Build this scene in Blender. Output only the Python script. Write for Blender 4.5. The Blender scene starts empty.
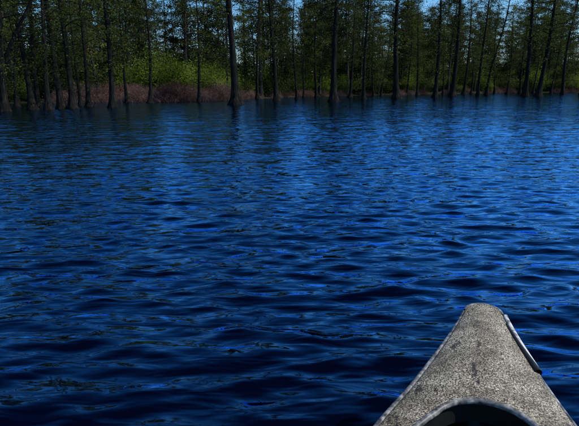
import bpy, math, random
import numpy as np
from mathutils import Vector, Matrix

scene = bpy.context.scene
rng = np.random.default_rng(7)
random.seed(7)

def link(o):
    scene.collection.objects.link(o); return o

def empty(name, loc=(0,0,0), rz=0):
    e = bpy.data.objects.new(name, None); e.location = loc; e.rotation_euler = (0,0,rz)
    e.empty_display_size = 0.3
    return link(e)

# ------------------------------------------------------------ materials
def new_mat(name):
    m = bpy.data.materials.new(name); m.use_nodes = True
    nt = m.node_tree; nt.nodes.clear()
    return m, nt, nt.nodes, nt.links

def ramp(N, stops, interp='LINEAR'):
    r = N.new('ShaderNodeValToRGB'); cr = r.color_ramp; cr.interpolation = interp
    cr.elements[0].position, cr.elements[0].color = stops[0][0], (*stops[0][1], 1)
    cr.elements[1].position, cr.elements[1].color = stops[-1][0], (*stops[-1][1], 1)
    for p, c in stops[1:-1]:
        e = cr.elements.new(p); e.color = (*c, 1)
    return r

def leaf_mat(name, cols, transl=0.35):
    m, nt, N, L = new_mat(name)
    geo = N.new('ShaderNodeNewGeometry'); oi = N.new('ShaderNodeObjectInfo')
    nz = N.new('ShaderNodeTexNoise'); nz.inputs['Scale'].default_value = 0.35; nz.inputs['Detail'].default_value = 1
    L.new(geo.outputs['Position'], nz.inputs['Vector'])
    a = N.new('ShaderNodeMath'); a.operation = 'MULTIPLY'; a.inputs[1].default_value = 0.45
    L.new(geo.outputs['Random Per Island'], a.inputs[0])
    b = N.new('ShaderNodeMath'); b.operation = 'MULTIPLY_ADD'; b.inputs[1].default_value = 0.40
    L.new(oi.outputs['Random'], b.inputs[0]); L.new(a.outputs[0], b.inputs[2])
    c = N.new('ShaderNodeMath'); c.operation = 'MULTIPLY_ADD'; c.inputs[1].default_value = 1.1
    L.new(nz.outputs['Fac'], c.inputs[0]); L.new(b.outputs[0], c.inputs[2])
    d = N.new('ShaderNodeMath'); d.operation = 'SUBTRACT'; d.inputs[1].default_value = 0.48
    L.new(c.outputs[0], d.inputs[0])
    r = ramp(N, cols); L.new(d.outputs[0], r.inputs[0])
    df = N.new('ShaderNodeBsdfDiffuse'); tr = N.new('ShaderNodeBsdfTranslucent')
    L.new(r.outputs[0], df.inputs[0]); L.new(r.outputs[0], tr.inputs[0])
    mx = N.new('ShaderNodeMixShader'); mx.inputs[0].default_value = transl
    L.new(df.outputs[0], mx.inputs[1]); L.new(tr.outputs[0], mx.inputs[2])
    o = N.new('ShaderNodeOutputMaterial'); L.new(mx.outputs[0], o.inputs[0])
    return m

def rough_mat(name, cols, scale, rough=0.9, bump=0.3, stretch=(1,1,1), bdist=0.02, metallic=0, spec=0.3):
    m, nt, N, L = new_mat(name)
    tc = N.new('ShaderNodeTexCoord'); mp = N.new('ShaderNodeMapping'); mp.inputs['Scale'].default_value = stretch
    L.new(tc.outputs['Object'], mp.inputs[0])
    nz = N.new('ShaderNodeTexNoise'); nz.inputs['Scale'].default_value = scale; nz.inputs['Detail'].default_value = 5
    L.new(mp.outputs[0], nz.inputs['Vector'])
    r = ramp(N, cols); L.new(nz.outputs['Fac'], r.inputs[0])
    bp = N.new('ShaderNodeBump'); bp.inputs['Strength'].default_value = bump; bp.inputs['Distance'].default_value = bdist
    L.new(nz.outputs['Fac'], bp.inputs['Height'])
    p = N.new('ShaderNodeBsdfPrincipled'); p.inputs['Roughness'].default_value = rough
    p.inputs['Metallic'].default_value = metallic; p.inputs['Specular IOR Level'].default_value = spec
    L.new(r.outputs[0], p.inputs['Base Color']); L.new(bp.outputs[0], p.inputs['Normal'])
    o = N.new('ShaderNodeOutputMaterial'); L.new(p.outputs[0], o.inputs[0])
    return m

M_bark = rough_mat('cypress_bark', [(0.3,(0.004,0.0038,0.0036)),(0.55,(0.010,0.009,0.008)),(0.75,(0.030,0.026,0.022))], 3.0, 0.95, 0.9, (3,3,0.5), 0.06, spec=.05)
M_bark2 = rough_mat('forest_bark', [(0.3,(0.010,0.008,0.007)),(0.7,(0.060,0.050,0.044))], 3.0, 0.95, 0.6, (3,3,0.5), 0.05, spec=.05)
M_leafF = leaf_mat('cypress_leaves', [(0.0,(0.012,0.017,0.005)),(0.45,(0.045,0.058,0.013)),(0.8,(0.12,0.138,0.030)),(1.0,(0.20,0.205,0.05))],.4)  # bright end of the ramp paints sunlit highlights into the leaf colour
M_leafB = leaf_mat('forest_leaves', [(0.0,(0.006,0.009,0.004)),(0.45,(0.027,0.034,0.011)),(0.8,(0.092,0.106,0.027)),(1.0,(0.18,0.185,0.052))],.4)  # top stops lightened too, sunlit flecks put into the colour
M_leafY = leaf_mat('young_leaves', [(0.0,(0.03,0.055,0.008)),(0.5,(0.12,0.18,0.022)),(1.0,(0.28,0.34,0.05))], 0.5)  # yellow-green young foliage, colour also raised to read as sunlit
M_brush = leaf_mat('buttonbush_twigs', [(0.0,(0.025,0.014,0.012)),(0.5,(0.12,0.066,0.054)),(1.0,(0.25,0.16,0.13))], 0.1)
M_ground = rough_mat('leaf_litter_soil', [(0.3,(0.010,0.012,0.006)),(0.55,(0.028,0.028,0.014)),(0.75,(0.06,0.055,0.03))], 0.9, 1, 0.6, (1,1,1), 0.1, spec=.05)

# ------------------------------------------------------------ tree builders
class MB:
    def __init__(s): s.v=[]; s.f=[]; s.m=[]; s.n=0
    def add(s, V, F, mi):
        V = np.asarray(V,float); F = np.asarray(F,int)+s.n
        s.v.append(V); s.f.extend(F.tolist()); s.m.extend([mi]*len(F)); s.n += len(V)
    def mesh(s, name, mats, smooth_mat=(0,)):
        me = bpy.data.meshes.new(name)
        me.from_pydata(np.concatenate(s.v).tolist(), [], s.f)
        for m in mats: me.materials.append(m)
        me.polygons.foreach_set('material_index', s.m)
        me.polygons.foreach_set('use_smooth', [i in smooth_mat for i in s.m])
        me.update(); return me

def tube(mb, pts, rad, seg=5, mi=0, lobes=None):
    pts = np.asarray(pts,float); n=len(pts); V=[]
    for i in range(n):
        t = pts[min(i+1,n-1)]-pts[max(i-1,0)]; t/= np.linalg.norm(t)+1e-9
        a = np.array([1,0,0]) if abs(t[0])<0.8 and lobes is not None else (np.array([0,0,1]) if abs(t[2])<0.8 else np.array([1,0,0]))
        u = np.cross(t,a); u/=np.linalg.norm(u); w=np.cross(t,u)
        for k in range(seg):
            an = 2*math.pi*k/seg; r=rad[i]
            if lobes is not None: r *= 1+lobes[i]*math.cos(an*5+.4)
            V.append(pts[i]+r*(math.cos(an)*u+math.sin(an)*w))
    F=[]
    for i in range(n-1):
        for k in range(seg):
            F.append((i*seg+k, i*seg+(k+1)%seg, (i+1)*seg+(k+1)%seg, (i+1)*seg+k))
    mb.add(V,F,mi)

def leaves(mb, centers, size, mi=1, flat=0.6, R=rng):
    c = np.asarray(centers); n=len(c)
    a = R.normal(size=(n,3)); a[:,2]*=flat; a/=np.linalg.norm(a,axis=1)[:,None]
    b = R.normal(size=(n,3)); b -= (b*a).sum(1)[:,None]*a; b/=np.linalg.norm(b,axis=1)[:,None]
    s = size*R.uniform(0.5,1.4,(n,1)); w = s*R.uniform(0.22,0.5,(n,1))
    V = np.stack([c-a*s*0.5, c+b*w*0.5, c+a*s*0.5, c-b*w*0.5],1).reshape(-1,3)
    F = np.arange(n*4).reshape(-1,4)
    mb.add(V,F,mi)

def make_tree(name, seed, H, r0, cs, spread, nl, lpl, leafsize, mats, flare=1.6, seg=12):
    R = np.random.default_rng(seed); mb = MB()
    b1,b2 = R.normal(0,0.30,2); ph=R.uniform(0,6.28,2)
    def path(z):
        t=z/H
        return np.array([b1*math.sin(t*4+ph[0])-b1*math.sin(ph[0]), b2*math.sin(t*3.5+ph[1])-b2*math.sin(ph[1]), z])
    zs = np.concatenate([[-1.2,-0.3,0,0.15,0.35,0.6,0.9,1.4,2.0],np.linspace(2.8,H,14)])
    def rad(z): 
        return r0*(1-0.93*max(z,0)/H)+ r0*flare*math.exp(-max(z,0)/0.42)+0.012
    lob = [0.22*math.exp(-max(z,0)/0.9) for z in zs]
    tube(mb,[path(z) for z in zs],[rad(z) for z in zs],seg,0,lob)
    C=[]
    for i in range(nl):
        t = cs+(1-cs)*((i+R.uniform(0,1))/nl); z=H*t
        az = R.uniform(0,6.28); tt=(t-cs)/(1-cs)
        L = spread*(1.0-0.6*tt**1.5)*R.uniform(0.35,1.2)*(0.75 if tt<0.1 else 1)
        p = path(z); d=np.array([math.cos(az),math.sin(az),R.uniform(-0.05,0.75)])
        pts=[p]; rise=d[2]
        for k in range(1,6):
            q = pts[-1]+np.array([d[0],d[1],rise])*L/5+R.normal(0,0.06*L/3,3)
            rise -= 0.14; pts.append(q)
        rr = 0.024+0.008*L
        tube(mb,pts,np.linspace(rr,0.008,6),4,0)
        srcs=[(pts[k],0.30*L**0.5) for k in range(1,6)]
        for k in range(R.integers(3,6)):
            j=R.integers(1,5); dd=R.normal(size=3); dd[2]=dd[2]*0.4; dd/=np.linalg.norm(dd)
            l2=L*R.uniform(0.2,0.45); q=pts[j]+dd*l2
            tube(mb,[pts[j],(pts[j]+q)/2+np.array([0,0,0.05]),q],[0.015,0.01,0.005],3,0)
            srcs+= [((pts[j]+q)/2,0.22),(q,0.3)]
        n = int(lpl*(0.4+L/spread)*R.uniform(0.3,1.4))
        idx = R.integers(0,len(srcs),n)
        for s in range(len(srcs)):
            k=(idx==s).sum()
            if k and R.uniform()>0.2:
                sp=srcs[s][1]
                C.append(np.array(srcs[s][0])+R.normal(size=(k,3))*np.array([sp,sp,sp*0.6]))
    C=np.concatenate(C); leaves(mb,C,leafsize,1,0.6,R)
    return mb.mesh(name,mats)

front = [make_tree(f'cypress_tree_mesh_{i}', 10+i, 15+1.5*(i%3), 0.155+0.025*(i%3), 0.12+0.07*(i%3), 2.0+0.5*(i%2), 46, 150, 0.12, [M_bark,M_leafF], flare=0.9+.3*(i%2)) for i in range(6)]
back = [make_tree(f'forest_tree_mesh_{i}', 40+i, 14+1.8*(i%4), 0.13+0.03*(i%3), 0.12+0.06*(i%3), 2.9+0.6*(i%3), 50, 210, 0.23, [M_bark2,M_leafB], flare=0.6, seg=8) for i in range(6)]

def make_shrub(name, seed, h, w, n, leafsize, mats, ns=16):
    R=np.random.default_rng(seed); mb=MB(); C=[]
    for i in range(ns):
        az=R.uniform(0,6.28); rr=w*R.uniform(0.1,1)**0.7; hh=h*R.uniform(0.45,1.0)*(1-0.4*rr/w)
        b=np.array([0.15*math.cos(az),0.15*math.sin(az),-0.1]); e=np.array([rr*math.cos(az),rr*math.sin(az),hh])
        mid=(b+e)/2+np.array([-0.1*math.cos(az),-0.1*math.sin(az),0.15*h])
        tube(mb,[b,mid,e],[0.035,0.02,0.006],4,0)
        for q,s in ((mid,0.24*w),(e,0.22*w),((mid+e)/2,0.24*w),((mid+b)/2,0.2*w)):
            C.append(q+R.normal(size=(n//(4*ns),3))*np.array([s,s,s*0.7]))
    C=np.concatenate(C); C=C[C[:,2]>0.02]
    leaves(mb,C,leafsize,1,0.8,R)
    return mb.mesh(name,mats)

shr = [make_shrub(f'shrub_mesh_{i}',70+i,2.6,1.5,2200,0.18,[M_bark2,M_leafB]) for i in range(3)]
mid = [make_shrub(f'midstory_mesh_{i}',75+i,7.5,2.6,4400,0.33,[M_bark2,M_leafB],26) for i in range(4)]
yng = [make_shrub(f'young_tree_mesh_{i}',80+i,4.8,1.7,2800,0.16,[M_bark2,M_leafY]) for i in range(3)]

def make_brush(name, seed):
    R=np.random.default_rng(seed); mb=MB()
    for i in range(300):
        x,y=R.normal(0,0.9),R.normal(0,0.6); h=R.uniform(0.5,1.9)*math.exp(-(x*x+y*y)/4)*(.8+.3*math.sin(3*x+seed))
        b=np.array([x,y,-0.2]); e=b+np.array([R.normal(0,0.35),R.normal(0,0.35),h+0.2])
        mi=(b+e)/2+R.normal(0,0.08,3)
        tube(mb,[b,mi,e],[0.018,0.012,0.004],3,1)
        for k in range(3):
            s=mi+(e-mi)*R.uniform(0,0.8); q=s+np.array([R.normal(0,0.25),R.normal(0,0.25),R.uniform(0.05,0.35)])
            tube(mb,[s,q],[0.008,0.004],3,1)
    C=R.normal(size=(700,3))*np.array([0.9,0.7,0.35])+np.array([0,0,0.8]); C=C[C[:,2]>0.05]
    leaves(mb,C,0.09,1,0.8,R)
    return mb.mesh(name,[M_bark2,M_brush],())
brs=[make_brush(f'brush_mesh_{i}',90+i) for i in range(3)]

# ------------------------------------------------------------ shoreline / terrain
SX = np.array([-3000,-70,-45,-30,-20,-12,-7,-4,0,8,16,26,40,60,100,3000.])
SY = np.array([60,44,43,43,45,46.5,48,57,64,70,75,82,88,94,100,120.])
def shore(x): return np.interp(x,SX,SY)+0.6*np.sin(np.asarray(x)*0.7)+0.35*np.sin(np.asarray(x)*1.9+1)+1.5*np.sin(np.asarray(x)*0.23)
def ground_z(x,y):
    d = y-shore(x)
    z = np.where(d<0, np.maximum(-1.6, d*0.18), 0.12*(1-np.exp(-np.maximum(d,0)/1.2))+0.015*np.maximum(d,0))
    t=np.clip((d-35)/70,0,1); return z+ 3*t*t*(3-2*t)
gx = np.unique(np.concatenate([[-3000,-800,-250],np.linspace(-110,120,231),[250,800,3000]]))
gy = np.unique(np.concatenate([[-3000,-500,0,30],np.linspace(38,110,181),np.linspace(115,260,30),[600,1200,3000]]))
X,Y = np.meshgrid(gx,gy); Z = ground_z(X,Y)
Z=np.where(Y>300,5,Z)
inn=(Y-shore(X)>0); Z = Z + np.where(inn, 0.07*np.sin(X*1.3+Y*0.7)*np.sin(Y*0.9)+0.03,0)
def grid_mesh(name,X,Y,Z,mat,smooth=True):
    ny,nx=X.shape; co=np.stack([X,Y,Z],-1).reshape(-1,3).astype(np.float32)
    idx=np.arange(nx*ny).reshape(ny,nx)
    q=np.stack([idx[:-1,:-1],idx[:-1,1:],idx[1:,1:],idx[1:,:-1]],-1).reshape(-1,4).astype(np.int32)
    me=bpy.data.meshes.new(name); me.vertices.add(len(co)); me.vertices.foreach_set('co',co.ravel())
    me.loops.add(q.size); me.loops.foreach_set('vertex_index',q.ravel())
    me.polygons.add(len(q)); me.polygons.foreach_set('loop_start',np.arange(0,q.size,4,dtype=np.int32))
    me.update(calc_edges=True)
    me.polygons.foreach_set('use_smooth',np.full(len(q),smooth)); me.materials.append(mat); me.update()
    return me
link(bpy.data.objects.new('ground', grid_mesh('ground',X,Y,Z,M_ground)))

# ------------------------------------------------------------ water
m, nt, N, L = new_mat('lake_water')
geo=N.new('ShaderNodeNewGeometry'); mp=N.new('ShaderNodeMapping'); mp.inputs['Scale'].default_value=(0.42,1.3,1)
L.new(geo.outputs['Position'],mp.inputs[0])
n1=N.new('ShaderNodeTexNoise'); n1.inputs['Scale'].default_value=9; n1.inputs['Detail'].default_value=2; n1.inputs['Roughness'].default_value=0.5; n1.inputs['Distortion'].default_value=0.3
n2=N.new('ShaderNodeTexNoise'); n2.inputs['Scale'].default_value=1.9; n2.inputs['Detail'].default_value=3
L.new(mp.outputs[0],n1.inputs['Vector']); L.new(mp.outputs[0],n2.inputs['Vector'])
b1=N.new('ShaderNodeBump'); b1.inputs['Strength'].default_value=1.0; b1.inputs['Distance'].default_value=0.014
b2=N.new('ShaderNodeBump'); b2.inputs['Strength'].default_value=1.0; b2.inputs['Distance'].default_value=0.065
L.new(n2.outputs['Fac'],b2.inputs['Height']); L.new(n1.outputs['Fac'],b1.inputs['Height']); L.new(b2.outputs[0],b1.inputs['Normal'])
fr=N.new('ShaderNodeFresnel'); fr.inputs['IOR'].default_value=1.36; L.new(b1.outputs[0],fr.inputs['Normal'])
mr=N.new('ShaderNodeMapRange'); mr.inputs['From Min'].default_value=0.032; mr.inputs['From Max'].default_value=0.30; mr.inputs['To Min'].default_value=0.003; mr.inputs['To Max'].default_value=1
L.new(fr.outputs[0],mr.inputs[0])
df=N.new('ShaderNodeBsdfDiffuse'); df.inputs[0].default_value=(0.0003,0.0011,0.007,1)
gl=N.new('ShaderNodeBsdfGlossy'); gl.inputs[0].default_value=(0.46,0.72,1,1); gl.inputs['Roughness'].default_value=0.03
L.new(b1.outputs[0],gl.inputs['Normal'])
mx=N.new('ShaderNodeMixShader'); L.new(mr.outputs[0],mx.inputs[0]); L.new(df.outputs[0],mx.inputs[1]); L.new(gl.outputs[0],mx.inputs[2])
o=N.new('ShaderNodeOutputMaterial'); L.new(mx.outputs[0],o.inputs[0])
M_water=m

def axis(a,bmax,u0,n,c):
    b=math.asinh(bmax/a); u=np.linspace(u0,1,n); return c+a*np.sinh(b*u)
wx=axis(1.7,70,-1,1000,0.2); wy=axis(1.6,95,-0.42,1450,0.9)
wx=np.concatenate([[-3000,-600,-150],wx,[150,600,3000]]); wy=np.concatenate([[-3000,-500,-60,-20],wy,[200,700,3000]])
X,Y=np.meshgrid(wx,wy); X=X.astype(np.float32); Y=Y.astype(np.float32)
sx=np.gradient(wx)[None,:].astype(np.float32); sy=np.gradient(wy)[:,None].astype(np.float32)
Z=np.zeros_like(X); DX=np.zeros_like(X); DY=np.zeros_like(X)
gust=0.85+0.25*np.sin(X*0.35+Y*0.22+0.5)*np.sin(Y*0.31-X*0.12+1.0)+0.18*np.sin(X*1.1-Y*0.8)*np.sin(Y*0.9+X*.4)
R=np.random.default_rng(3); NW=84; sig=0.168
Ls=np.exp(R.uniform(math.log(0.06),math.log(1.2),NW))
wt=np.exp(-((np.log(Ls)-math.log(0.20))/0.60)**2)+0.14; wt*=sig/math.sqrt((wt**2).sum()/2)
for i in range(NW):
    lam=Ls[i]; k=2*math.pi/lam; th=R.normal(0.08,0.40); dx,dy=math.sin(th),math.cos(th)
    A=wt[i]/k; ph=R.uniform(0,6.28)
    sp=np.maximum(sy*abs(dy),sx*abs(dx)); att=np.clip(lam/(2.6*sp)-1,0,1)
    arg=(k*(dx*X+dy*Y)+ph+1.2*np.sin(1.1*X/lam**.5*0.6+i)+0.8*np.sin(0.9*Y/lam**.5+2*i)).astype(np.float32)
    c=np.cos(arg)*att*A; s=np.sin(arg)*att*A
    Z+=c; DX-=s*dx*0.85; DY-=s*dy*0.85
Z*=gust; X=X+DX*gust; Y=Y+DY*gust
link(bpy.data.objects.new('lake_water', grid_mesh('lake_water',X,Y,Z,M_water)))

# ------------------------------------------------------------ place trees
def inst(name,me,x,y,s=1,rz=None,parent=None,z=None,tilt=(0,0),sz=None):
    ob=bpy.data.objects.new(name,me)
    if z is None: z=float(ground_z(np.array(x),np.array(y)))
    ob.rotation_mode='ZYX'
    ob.location=(x,y,z); ob.rotation_euler=(tilt[0],tilt[1],random.uniform(0,6.28) if rz is None else rz)
    ob.scale=(s,s,sz or s); link(ob)
    if parent: ob.parent=parent
    return ob
# (bearing ratio x/y, distance, scale, tilt about Y)
T=[(-.555,28,1.0,.02),(-.500,30,.75,-.05),(-.489,33,.8,.03),(-.469,29,.85,-.04),(-.443,31,.85,-.05),(-.421,31,.9,-.06),(-.390,33,.75,.0),(-.343,32,1.0,.01),
   (-.102,36,1.2,-.03),(-.024,45,1.0,.0),(.016,50,.7,.01),(.088,42,1.15,.02),(.146,50,.75,.0),(.210,50,1.3,.01),(.285,54,1.15,-.01),(.318,60,1.2,.0),
   (.368,62,.9,.0),(.385,66,1.0,-.02),(.425,72,.8,.02),(.46,56,1.1,-.01),(.485,55,1.2,.03),(.51,74,.8,0),(.533,66,.9,0),(.57,60,1.0,0),(-.60,27,1.0,0),(-.66,33,1.,0),(.64,58,1.,0),
   (-.27,42,.7,.02),(-.175,44,.75,.01),(.055,66,.8,-.01),(.12,58,.7,.02),(.25,70,.8,-.02),(.18,66,.7,0),(-.06,55,.75,.01),(.34,74,.9,.02),(.23,74,.8,0),(.40,78,.9,0),(.45,80,.8,-.01),
   (-.405,37,.6,.03),(-.53,36,.65,-.02),(-.315,43,.6,-.01),(.03,62,.6,.02),(.165,70,.65,-.02),(.30,78,.7,.01),(.355,80,.6,-.02),(.475,82,.7,.01)]
for i,(r,d,s,t) in enumerate(T):
    inst('cypress_tree',front[(i*5+i//6)%6],r*d,d,s,z=0.0,tilt=(random.uniform(-.02,.02),t+random.uniform(-.012,.012)))

forest=empty('distant_forest')
n=0; pts=[]
tries=0
while n<270 and tries<20000:
    tries+=1
    x=random.uniform(-70,90); dd=random.uniform(0,1)**1.2*52+1.0
    y=float(shore(x))+dd
    if abs(x/y)>0.8: continue
    if -15<x<-6.5 and dd<7: continue
    if any((x-a)**2+(y-b)**2<(1.5 if dd<15 else 2.6)**2 for a,b in pts): continue
    pts.append((x,y)); s=random.uniform(.65,1.2)
    inst('forest_tree',random.choice(back),x,y,s,parent=forest); n+=1
for i in range(150):
    x=random.uniform(-75,95); dd=random.uniform(0,1)*50+14; y=float(shore(x))+dd
    inst('midstory_tree',random.choice(mid),x,y,random.uniform(.6,1.35),parent=forest)
under=empty('forest_undergrowth')
for i in range(300):
    x=random.uniform(-50,75); dd=random.uniform(0,1)**1.3*30+0.8; y=float(shore(x))+dd
    if -18<x<-5 and dd<6: continue
    s=random.uniform(.5,1.3)
    inst('undergrowth_shrub',random.choice(shr),x,y,s,parent=under)
yg=empty('young_green_trees')
for i in range(14):
    x=random.uniform(-15.5,-5.5); y=float(shore(x))+random.uniform(3,7)
    inst('young_tree',random.choice(yng),x,y,random.uniform(.5,1.2),parent=yg)
for i in range(30):
    x=random.uniform(-30,60); y=float(shore(x))+random.uniform(1,12)
    inst('young_tree',random.choice(yng),x,y,random.uniform(.4,1.1),parent=yg)
bb=empty('shoreline_brush')
for i in range(56):
    x=random.uniform(-21,-5.0); y=float(shore(x))+random.uniform(-.4,2.2)
    inst('brush',random.choice(brs),x,y,random.uniform(.5,1.05),parent=bb)
for i in range(60):
    x=random.uniform(-5,60); y=float(shore(x))+random.uniform(-.5,1.0)
    inst('brush',random.choice(brs),x,y,random.uniform(.3,.6),parent=bb)

# leaning dead tree at left
mb=MB(); P=[(-17.6,28.5,-.6),(-16.6,28.5,.6),(-15.7,28.5,2.3),(-14.7,28.4,3.9),(-13.4,28.3,5.8),(-12.4,28.2,8.0)]
tube(mb,P,[.18,.15,.13,.10,.075,.04],8,0)
for k in range(8):
    j=random.randint(1,4); a=np.array(P[j],float); e=a+np.array([random.uniform(-1,1.2),random.uniform(-.8,.8),random.uniform(.4,1.8)])
    tube(mb,[a,(a+e)/2+np.array([.1,0,.2]),e],[.05,.03,.01],4,0)
link(bpy.data.objects.new('leaning_dead_tree',mb.mesh('leaning_dead_tree',[M_bark])))

# ------------------------------------------------------------ canoe
def deck_material():
    m,nt,N,L=new_mat('speckled_deck')
    tc=N.new('ShaderNodeTexCoord')
    def noise(s,d=2,mp=None):
        z=N.new('ShaderNodeTexNoise'); z.inputs['Scale'].default_value=s; z.inputs['Detail'].default_value=d; z.inputs['Roughness'].default_value=.65
        L.new((mp or tc).outputs['Object'] if mp is None else mp.outputs[0],z.inputs['Vector']); return z
    a=noise(300,3); r=ramp(N,[(0.40,(0.022,0.017,0.011)),(0.48,(0.14,0.118,0.083)),(0.56,(0.39,0.345,0.26)),(0.67,(0.72,0.65,0.52))]); L.new(a.outputs['Fac'],r.inputs[0])
    b=noise(14,6); r2=ramp(N,[(0.38,(0.45,0.42,0.36)),(0.60,(1,1,1))]); L.new(b.outputs['Fac'],r2.inputs[0])
    mu=N.new('ShaderNodeMix'); mu.data_type='RGBA'; mu.blend_type='MULTIPLY'; mu.inputs[0].default_value=1
    L.new(r.outputs[0],mu.inputs[6]); L.new(r2.outputs[0],mu.inputs[7])
    mp=N.new('ShaderNodeMapping'); mp.inputs['Scale'].default_value=(38,11,10); mp.inputs['Rotation'].default_value=(0,0,.9); L.new(tc.outputs['Object'],mp.inputs[0])
    c=noise(1,4,mp); r3=ramp(N,[(0.585,(1,1,1)),(0.64,(.10,.085,.07))]); L.new(c.outputs['Fac'],r3.inputs[0])
    mu2=N.new('ShaderNodeMix'); mu2.data_type='RGBA'; mu2.blend_type='MULTIPLY'; mu2.inputs[0].default_value=.85
    L.new(mu.outputs[2],mu2.inputs[6]); L.new(r3.outputs[0],mu2.inputs[7])
    bp=N.new('ShaderNodeBump'); bp.inputs['Strength'].default_value=.8; bp.inputs['Distance'].default_value=.0018; L.new(a.outputs['Fac'],bp.inputs['Height'])
    p=N.new('ShaderNodeBsdfPrincipled'); p.inputs['Roughness'].default_value=.58; p.inputs['Specular IOR Level'].default_value=.4
    L.new(mu2.outputs[2],p.inputs['Base Color']); L.new(bp.outputs[0],p.inputs['Normal'])
    o=N.new('ShaderNodeOutputMaterial'); L.new(p.outputs[0],o.inputs[0]); return m
M_deck=deck_material()
M_rim=rough_mat('worn_rim',[(0.36,(0.03,0.03,0.03)),(0.5,(0.12,0.118,0.115)),(0.68,(0.36,0.35,0.34))],55,.45,.5,(1,1,1),.002)
M_white=rough_mat('pale_edge',[(0.36,(0.15,0.145,0.14)),(0.5,(0.55,0.54,0.52))],40,.4,.2,(1,1,1),.002)
M_hull=rough_mat('hull_dark_green',[(0.3,(0.012,0.018,0.016)),(0.7,(0.03,0.04,0.035))],8,.4,.1,(1,1,1),.002)
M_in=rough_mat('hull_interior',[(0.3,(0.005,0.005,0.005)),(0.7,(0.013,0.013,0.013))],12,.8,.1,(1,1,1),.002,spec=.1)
M_black=rough_mat('black_rubber',[(0.3,(0.005,0.005,0.005)),(0.7,(0.012,0.012,0.012))],40,.6,.1,(1,1,1),.002)
LEN=4.6
hs=[0,.06,.15,.307,.40,.495,.581,.9,1.3,1.8,2.3]; hv=[.046,.053,.071,.111,.137,.166,.196,.284,.360,.42,.44]
def smooth_interp(x,xs,ys):
    xs=np.array(xs);ys=np.array(ys); d=np.gradient(ys,xs); i=int(np.clip(np.searchsorted(xs,x)-1,0,len(xs)-2))
    h=xs[i+1]-xs[i]; t=(x-xs[i])/h
    return (2*t**3-3*t**2+1)*ys[i]+(t**3-2*t**2+t)*h*d[i]+(-2*t**3+3*t**2)*ys[i+1]+(t**3-t**2)*h*d[i+1]
def hw(s):
    s=min(s,LEN-s); s=max(s,0)
    f=math.sqrt(max(0,1-(1-min(s/.045,1))**2)); return max(.0015,smooth_interp(s,hs,hv)*f)
def sheer(s):
    s=max(0,min(s,LEN-s)); return smooth_interp(s,[0,.3,.58,1.3,2.3],[.450,.434,.420,.38,.35])
O0=.531
def iw(s):
    s2=min(s,LEN-s)-O0
    if s2<=0: return 0
    f=(max(0,1-(1-min(s2/.12,1))**2.2))**(1/2.2)
    return min(f*(.114+.42*max(0,s2-.06)), hw(s)-.05)
def deckz(s,w):
    h=hw(s); return sheer(s)+.030*min(1,h/.12)*(1-(w/h)**2)
st=np.unique(np.concatenate([np.linspace(0,.05,14)**1.0,np.linspace(.05,O0,40),O0+np.linspace(0,1,30)**2.4*.12,np.linspace(O0+.12,LEN/2,40)]))
st=np.unique(np.round(np.concatenate([st,LEN-st]),6))
canoe=empty('canoe',(.593,1.425,0),math.radians(-19.9))
def part(name,mb,mats,smooth=(0,1,2)):
    ob=link(bpy.data.objects.new(name,mb.mesh(name,mats,smooth))); ob.parent=canoe; return ob
mb=MB(); NWd=14
for side in (-1,1):
    V=[];F=[]
    for s in st:
        h=hw(s); a=iw(s)
        for j in range(NWd+1):
            w=a+(h-a)*j/NWd; V.append((side*w,-s,deckz(s,w)))
    for i in range(len(st)-1):
        for j in range(NWd):
            k=i*(NWd+1)+j; q=(k,k+1,k+NWd+2,k+NWd+1); F.append(q if side<0 else q[::-1])
    mb.add(V,F,0)
dk=part('deck',mb,[M_deck])
md=dk.modifiers.new('weld','WELD'); md.merge_threshold=.0004
md=dk.modifiers.new('sol','SOLIDIFY'); md.thickness=.006; md.offset=-1
# hull
mb=MB(); V=[];F=[]; NH=18
for s in st:
    s2=min(s,LEN-s); h=hw(s)+.002; zs=sheer(s)-.008
    zk=-.11+.42*max(0,1-s2/.34)**2.2
    for j in range(2*NH+1):
        th=math.pi*j/(2*NH); c=math.cos(th); w=h*math.copysign(abs(c)**.6,c); V.append((w,-s,zs-(zs-zk)*math.sin(th)**.9))
n_=2*NH+1
for i in range(len(st)-1):
    for j in range(n_-1):
        k=i*n_+j; F.append((k,k+n_,k+n_+1,k+1))
mb.add(V,F,0); part('hull',mb,[M_hull])
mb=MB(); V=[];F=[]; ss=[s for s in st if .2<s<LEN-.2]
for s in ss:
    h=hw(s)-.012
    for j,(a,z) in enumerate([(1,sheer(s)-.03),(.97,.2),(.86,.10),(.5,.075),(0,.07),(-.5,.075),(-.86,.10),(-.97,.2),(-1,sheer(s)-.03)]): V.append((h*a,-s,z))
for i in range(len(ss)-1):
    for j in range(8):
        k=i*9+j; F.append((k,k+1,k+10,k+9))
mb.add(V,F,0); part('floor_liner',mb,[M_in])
def edge(s,side,off,dz): return (side*(hw(s)+off),-s,sheer(s)+dz)
for side,nm in ((-1,'gunwale_port'),(1,'gunwale_starboard')):
    mb=MB(); s0=.05 if side<0 else .33
    sl=[s for s in st if s>=s0 and s<LEN-.05]
    P=[edge(s,side,.002,-.005) for s in sl]; tube(mb,P,[.0045+.003*min(1,(s-s0)/.3) for s in sl],8,0); part(nm,mb,[M_rim])
sl=[s for s in st if .05<=s<=.31]
mb=MB(); tube(mb,[edge(s,1,.009,-.006) for s in sl],[.0075]*len(sl),8,0); part('bow_moulding',mb,[M_white])
sl=[s for s in st if .10<=s<=.345]
mb=MB(); tube(mb,[edge(s,1,-.004+.006*(s/.33),.001) for s in sl],[.0035+.006*(s/.33)**2 for s in sl],8,0); part('seam_gap',mb,[M_black])
sl=np.linspace(-1,1,60); mb=MB(); P=[]
for q in sl:
    s=.055*abs(q)**2; P.append((math.copysign(hw(s),q) if abs(q)>.01 else 0,-s+.001,sheer(s)-.001))
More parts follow.
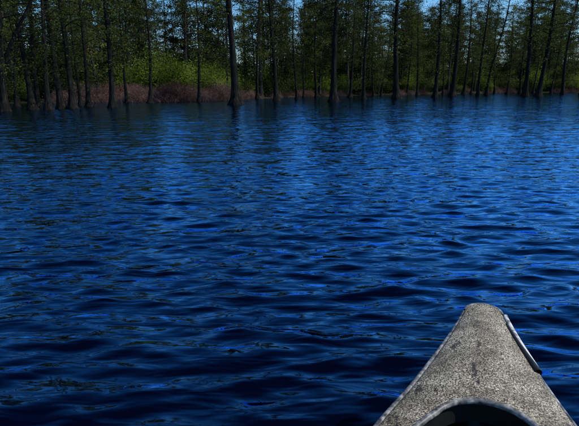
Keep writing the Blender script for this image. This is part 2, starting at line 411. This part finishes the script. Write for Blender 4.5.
tube(mb,P,[.0045]*len(P),8,0); part('bow_cap_lip',mb,[M_rim])
# coaming rim, evenly resampled
fs=np.concatenate([O0+np.linspace(0,1,400)**2.4*.12,np.linspace(O0+.121,LEN/2,400)])
q1=[(iw(s),-s) for s in fs]; ring=q1+[(a,-(LEN+b)) for a,b in reversed(q1)]
ring=ring+[(-a,b) for a,b in reversed(ring)]; ring=np.array(ring)
seg=np.linalg.norm(np.diff(ring,axis=0),axis=1); keep=np.concatenate([[True],seg>1e-7]); ring=ring[keep]
cum=np.concatenate([[0],np.cumsum(np.linalg.norm(np.diff(ring,axis=0),axis=1))]); u=np.linspace(0,cum[-1],560)
ra=np.interp(u,cum,ring[:,0]); rb=np.interp(u,cum,ring[:,1])
cl=[(a,b,deckz(-b,abs(a))+.003) for a,b in zip(ra,rb)]
mb=MB(); tube(mb,cl,[.0068]*len(cl),10,0); part('cockpit_rim',mb,[M_rim])
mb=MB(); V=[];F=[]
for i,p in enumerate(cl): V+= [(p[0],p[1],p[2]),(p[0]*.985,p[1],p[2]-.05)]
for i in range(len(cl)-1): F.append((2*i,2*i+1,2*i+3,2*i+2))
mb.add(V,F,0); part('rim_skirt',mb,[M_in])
for nm,s,dep in (('seat',1.62,.24),('rear_seat',3.5,.24),('thwart',2.45,.07)):
    mb=MB(); w=iw(s)+.03; z=.24 if 'seat' in nm else sheer(s)-.02
    V=[];F=[]
    for i in range(13):
        a=-1+i/6; dz=-.02*(1-a*a) if 'seat' in nm else 0
        for b,zz in ((-.5,0),(.5,0),(.5,-.02),(-.5,-.02)): V.append((a*w,-s+b*dep,z+dz+zz))
    for i in range(12):
        for j in range(4): k=i*4; F.append((k+j,k+(j+1)%4,k+4+(j+1)%4,k+4+j))
    F+= [(0,1,2,3),(51,50,49,48)]
    mb.add(V,F,0); part(nm,mb,[M_rim if nm=='thwart' else M_black],())

# ------------------------------------------------------------ light
EL,AZ=math.radians(50),math.radians(100)
sv=Vector((math.cos(EL)*math.sin(AZ),math.cos(EL)*math.cos(AZ),math.sin(EL)))
ld=bpy.data.lights.new('sun','SUN'); ld.energy=5.0; ld.angle=math.radians(.5); ld.color=(1,.94,.83)
lo=link(bpy.data.objects.new('sun',ld)); lo.rotation_euler=sv.to_track_quat('Z','Y').to_euler(); lo.location=(5,-5,20)
w=bpy.data.worlds.new('World'); scene.world=w; w.use_nodes=True; nt=w.node_tree; N=nt.nodes; L=nt.links
N.clear(); sk=N.new('ShaderNodeTexSky'); sk.sky_type='NISHITA'; sk.sun_disc=False; sk.sun_elevation=EL; sk.sun_rotation=AZ; sk.ozone_density=5; sk.dust_density=.1; sk.air_density=1
hs_=N.new('ShaderNodeHueSaturation'); hs_.inputs['Saturation'].default_value=1.3; L.new(sk.outputs[0],hs_.inputs['Color'])
bg=N.new('ShaderNodeBackground'); bg.inputs[1].default_value=.15; L.new(hs_.outputs[0],bg.inputs[0])
o=N.new('ShaderNodeOutputWorld'); L.new(bg.outputs[0],o.inputs[0])

# ------------------------------------------------------------ camera
cd=bpy.data.cameras.new('camera'); cd.sensor_width=36; cd.lens=31.15; cd.clip_start=.02; cd.clip_end=6000
co=link(bpy.data.objects.new('camera',cd))
co.matrix_world=Matrix.Translation((0,0,1.1))@Matrix.Rotation(math.radians(76),4,'X')@Matrix.Rotation(math.radians(-.5),4,'Z')
scene.camera=co
scene.view_settings.view_transform='Standard'; scene.view_settings.look='None'; scene.view_settings.exposure=0; scene.view_settings.gamma=1
